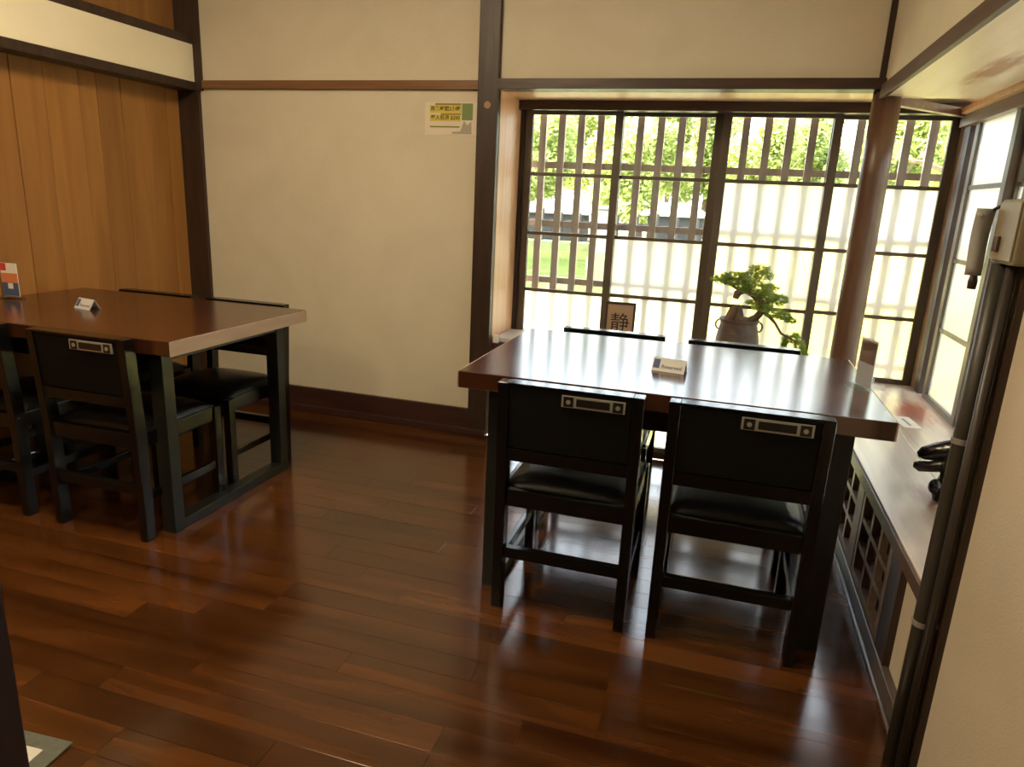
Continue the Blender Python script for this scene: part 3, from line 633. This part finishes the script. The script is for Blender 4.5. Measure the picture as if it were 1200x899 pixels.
# ------------------------------------------------------------------ garden
struct('ground', noise_mat('gravel', (.44, .41, .35), (.58, .54, .46), (3, 3, 3), .95, .4, bscale=25), (-40, 40, YB + .5, 60, -.75, -.6))
gy = noise_mat('grass', (.36, .36, .20), (.46, .46, .28), (2, 2, 2), .95, .3, bscale=20)
struct('ground_lawn', gy, (-14, 14, 5.2, 11.0, -.6, -.52))
PONDM = noise_mat('pond_water', (.045, .065, .014), (.07, .095, .025), (.6, .6, .6), .10, .25, bscale=1.6, dist=.08, spec=.03)
pond = struct('ground_pond', PONDM, (-9, 4.5, 11.0, 26.0, -.6, -.50))
rnd = random.Random(11)
def leaves(name, parent, blobs, n, size, m, seed):
    r = random.Random(seed); vs, fs = [], []
    for (c, rad) in blobs:
        for _ in range(n):
            d = Vector((r.gauss(0, 1), r.gauss(0, 1), r.gauss(0, 1))).normalized() * (r.uniform(.15, 1) ** .4)
            p = Vector(c) + Vector((d.x * rad[0], d.y * rad[1], d.z * rad[2]))
            a = Vector((r.uniform(-1, 1), r.uniform(-1, 1), r.uniform(-.8, .4))).normalized(); s = a.orthogonal().normalized(); l = size * r.uniform(.6, 1.3)
            i0 = len(vs); vs += [p, p + a * l * .5 + s * l * .3, p + a * l, p + a * l * .5 - s * l * .3]; fs.append((i0, i0 + 1, i0 + 2, i0 + 3))
    me = bpy.data.meshes.new(name); me.from_pydata(vs, [], fs); me.materials.append(m)
    o = bpy.data.objects.new(name, me); COL.objects.link(o); o.parent = parent; o['kind'] = 'stuff'; return o
def tree(x, y, h, wd, m, label, n=1500, size=.3, seed=0):
    t = empty('garden_tree', (x, y, -.6)); tag(t, label, 'tree', 'trees across the pond'); r = random.Random(seed)
    bm = bmesh.new(); tube(bm, [(0, 0, -.05), (.08, 0, h * .3), (-.05, .05, h * .6), (0, 0, h * .85)], [.16, .13, .09, .03], 8); obj('trunk', bm, BARK, t)
    bm = bmesh.new()
    for k in range(5):
        a = r.uniform(0, 6.28); z = h * r.uniform(.25, .6); tube(bm, [(0, 0, z), (math.cos(a) * wd * .35, math.sin(a) * wd * .35, z + h * .12), (math.cos(a) * wd * .6, math.sin(a) * wd * .6, z + h * .25)], [.06, .04, .015], 6)
    obj('branch', bm, BARK, t)
    blobs = []
    for k in range(9):
        a = r.uniform(0, 6.28); q = r.uniform(0, .65)
        blobs.append(((math.cos(a) * wd * q, math.sin(a) * wd * q, h * r.uniform(.28, .92)), (wd * .42, wd * .42, h * .14)))
    leaves('foliage', t, blobs, n // 9, size, m, seed + 50); return t
specs = [(-11.2, 36.5, 7.6, 2.3, LEAF1), (-8.6, 31.2, 5.9, 2.2, LEAF2), (-6.1, 36.5, 7.8, 2.2, LEAF1), (-3.7, 31.2, 5.6, 2.2, LEAF1), (-1.3, 36.5, 7.6, 2.2, LEAF2), (1.2, 31.2, 6.0, 2.2, LEAF1), (3.7, 36.5, 7.4, 2.2, LEAF2), (6.2, 31.2, 6.2, 2.3, LEAF1), (9.0, 36.5, 7.8, 2.3, LEAF2), (-8.8, 42, 8.6, 2.5, LEAF1), (-3.6, 42, 8.6, 2.5, LEAF2), (-.9, 48.5, 9.0, 2.5, LEAF1), (7.4, 42, 8.8, 2.5, LEAF1)]
words = ['first', 'second', 'third', 'fourth', 'fifth', 'sixth', 'seventh', 'eighth', 'ninth', 'tenth', 'eleventh', 'twelfth', 'thirteenth']
specs = sorted([t for t in specs if abs(t[0] / t[1]) < .30], key=lambda t: t[0] / t[1])
for i, (x, y, h, wd, m) in enumerate(specs):
    tree(x, y, h, wd, m, f'leafy tree beyond the pond, {words[i]} from the left in the row', 11000, .23, i)
# tree with big leaves close outside the right of the bay; its large leaves are single parts
bt = empty('broadleaf_tree', (2.35, 7.6, -.6)); tag(bt, 'near tree with large bright green leaves seen in the upper right panes', 'tree')
bm = bmesh.new(); tube(bm, [(0, 0, -.05), (.05, 0, 1.2), (-.05, .05, 2.4), (0, 0, 3.4)], [.11, .09, .07, .03], 10); obj('trunk', bm, BARK, bt, True)
for k, (a, z, l) in enumerate(((2.9, 2.1, 1.3), (3.4, 2.5, 1.5), (2.3, 2.3, 1.2), (.2, 2.3, 1.2), (5.2, 2.2, 1.1), (4.2, 2.7, 1.2))):
    bm = bmesh.new(); tube(bm, [(0, 0, z), (math.cos(a) * l * .5, math.sin(a) * l * .5, z + .25), (math.cos(a) * l, math.sin(a) * l, z + .35)], [.035, .02, .008], 6); obj('branch', bm, BARK, bt)
vs = [(0, 0, 0), (.035, .010, .05), (.075, .014, .13), (.055, .006, .21), (0, -.03, .30), (-.055, .006, .21), (-.075, .014, .13), (-.035, .010, .05), (0, -.006, .13)]
lm = bpy.data.meshes.new('leaf'); lm.from_pydata(vs, [], [(0, 1, 8), (1, 2, 8), (2, 3, 8), (3, 4, 8), (4, 5, 8), (5, 6, 8), (6, 7, 8), (7, 0, 8)]); lm.materials.append(LEAF3)
r = random.Random(21)
for k in range(280):
    a = r.uniform(0, 6.28); q = r.uniform(.2, 1.75); o = bpy.data.objects.new('leaf', lm); COL.objects.link(o); o.parent = bt
    o.location = (math.cos(a) * q, math.sin(a) * q * .8, 2.45 + r.uniform(-.75, .75)); o.rotation_euler = (r.uniform(1.2, 3.3), r.uniform(-.6, .6), r.uniform(0, 6.28)); s = r.uniform(.6, 1.05); o.scale = (s, s, s)
# shrub outside the right-hand window
st = empty('side_shrub', (3.3, 3.2, -.6)); tag(st, 'bright green shrub outside the right-hand bay window', 'shrub')
bm = bmesh.new(); tube(bm, [(0, 0, -.05), (.05, 0, 1.0), (0, .05, 2.2)], [.07, .05, .02], 8); obj('stem', bm, BARK, st)
leaves('foliage', st, [((0, 0, 1.2), (.8, 1.2, .8)), ((0, .6, 2.0), (.8, 1.1, .8)), ((.1, -.8, 1.9), (.8, 1.0, .8)), ((0, 1.2, 1.2), (.7, .8, .7)), ((0, -1.6, 1.2), (.7, .8, .8)), ((0, 0, 2.7), (.8, 1.2, .6))], 420, .16, LEAF1, 77)
# far fence with posts and capped rail on the other bank
STONE = noise_mat('pale_stone', (.20, .19, .17), (.27, .26, .23), (4, 4, 4), .9, .2)
struct('ground_bank', noise_mat('bank_soil', (.12, .13, .05), (.18, .19, .08), (2, 2, 2), .95, .2), (-20, 20, 26, 40, -.6, -.22))
ff = empty('bank_fence', (0, 26.6, -.25)); tag(ff, 'low grey post and rail fence on the far bank of the pond', 'fence')
FW = noise_mat('fence_wood', (.030, .027, .024), (.050, .045, .040), (10, 10, 3), .8, .1)
for k in range(26): bx('post', FW, (-9 + k * .72 - .07, -9 + k * .72 + .07, -.06, .06, 0, 1.1 + .12 * (k % 3 == 0)), ff)
for z in (.30, .78): bx('rail', FW, (-9.1, 9.2, .06, .10, z - .05, z + .05), ff)
pv = empty('stone_pillar', (-4.35, 25.9, -.52)); tag(pv, 'pale grey stone pillar at the pond edge left of the middle stile', 'pillar')
bx('shaft', STONE, (-.35, .35, -.3, .3, 0, 1.55), pv, bev=.03); bx('cap', STONE, (-.42, .42, -.37, .37, 1.55, 1.68), pv, bev=.03)
def hut(x, y, wd, dp, h, label):
    t = empty('garden_shelter', (x, y, -.22)); tag(t, label, 'shelter', 'shelters behind the fence')
    bx('wall', noise_mat('hut_wall', (.05, .047, .042), (.07, .066, .06), (3, 3, 3), .9, .1), (-wd, wd, -dp, dp, 0, h), t)
    bm = bmesh.new(); prism(bm, [(-wd * 1.3, wd * 1.3, -dp * 1.4, dp * 1.4, h), (-wd * 1.3, wd * 1.3, -dp * 1.4, dp * 1.4, h + .07), (-wd * .5, wd * .5, -dp * .3, dp * .3, h + .5)]); obj('roof', bm, STONE, t)
    bx('opening', mat('hut_dark', (.05, .05, .05), .8), (-wd * .4, wd * .35, -dp - .02, -dp + .02, .05, h * .8), t)
hut(-1.9, 27.6, 1.0, .5, 1.1, 'small pale-roofed shelter behind the fence in the second sash')
hut(-6.6, 27.6, 1.3, .5, 1.0, 'wide pale-roofed shelter behind the fence in the first sash')
rh = empty('far_house', (4.6, 51, -.22)); tag(rh, 'far house with faded red roof among the trees', 'house')
bx('wall', STONE, (-2.2, 2.2, -1.5, 1.5, 0, 4.6), rh); bm = bmesh.new(); prism(bm, [(-2.7, 2.7, -2, 2, 4.6), (-1.6, 1.6, -.2, .2, 5.9)]); obj('roof', bm, noise_mat('red_tiles', (.34, .17, .15), (.42, .23, .20), (6, 6, 6), .8, .2), rh)
# sunlit yellow bamboo fence behind the frosted panes at the right
BAM = noise_mat('bamboo', (.72, .62, .05), (.82, .74, .10), (30, 30, 3), .55, .1)
bf = empty('bamboo_fence', (1.05, 5.3, -.6)); tag(bf, 'yellow bamboo fence standing outside the lower right frosted panes', 'fence')
for k in range(34):
    bm = bmesh.new(); tube(bm, [(-1.05 + k * .066, 0, 0), (-1.05 + k * .066, 0, 1.60)], .031, 8); obj('cane', bm, BAM, bf, True)
for z in (.35, 1.15): bx('rail', BAM, (-1.10, 1.17, .032, .062, z - .03, z + .03), bf)
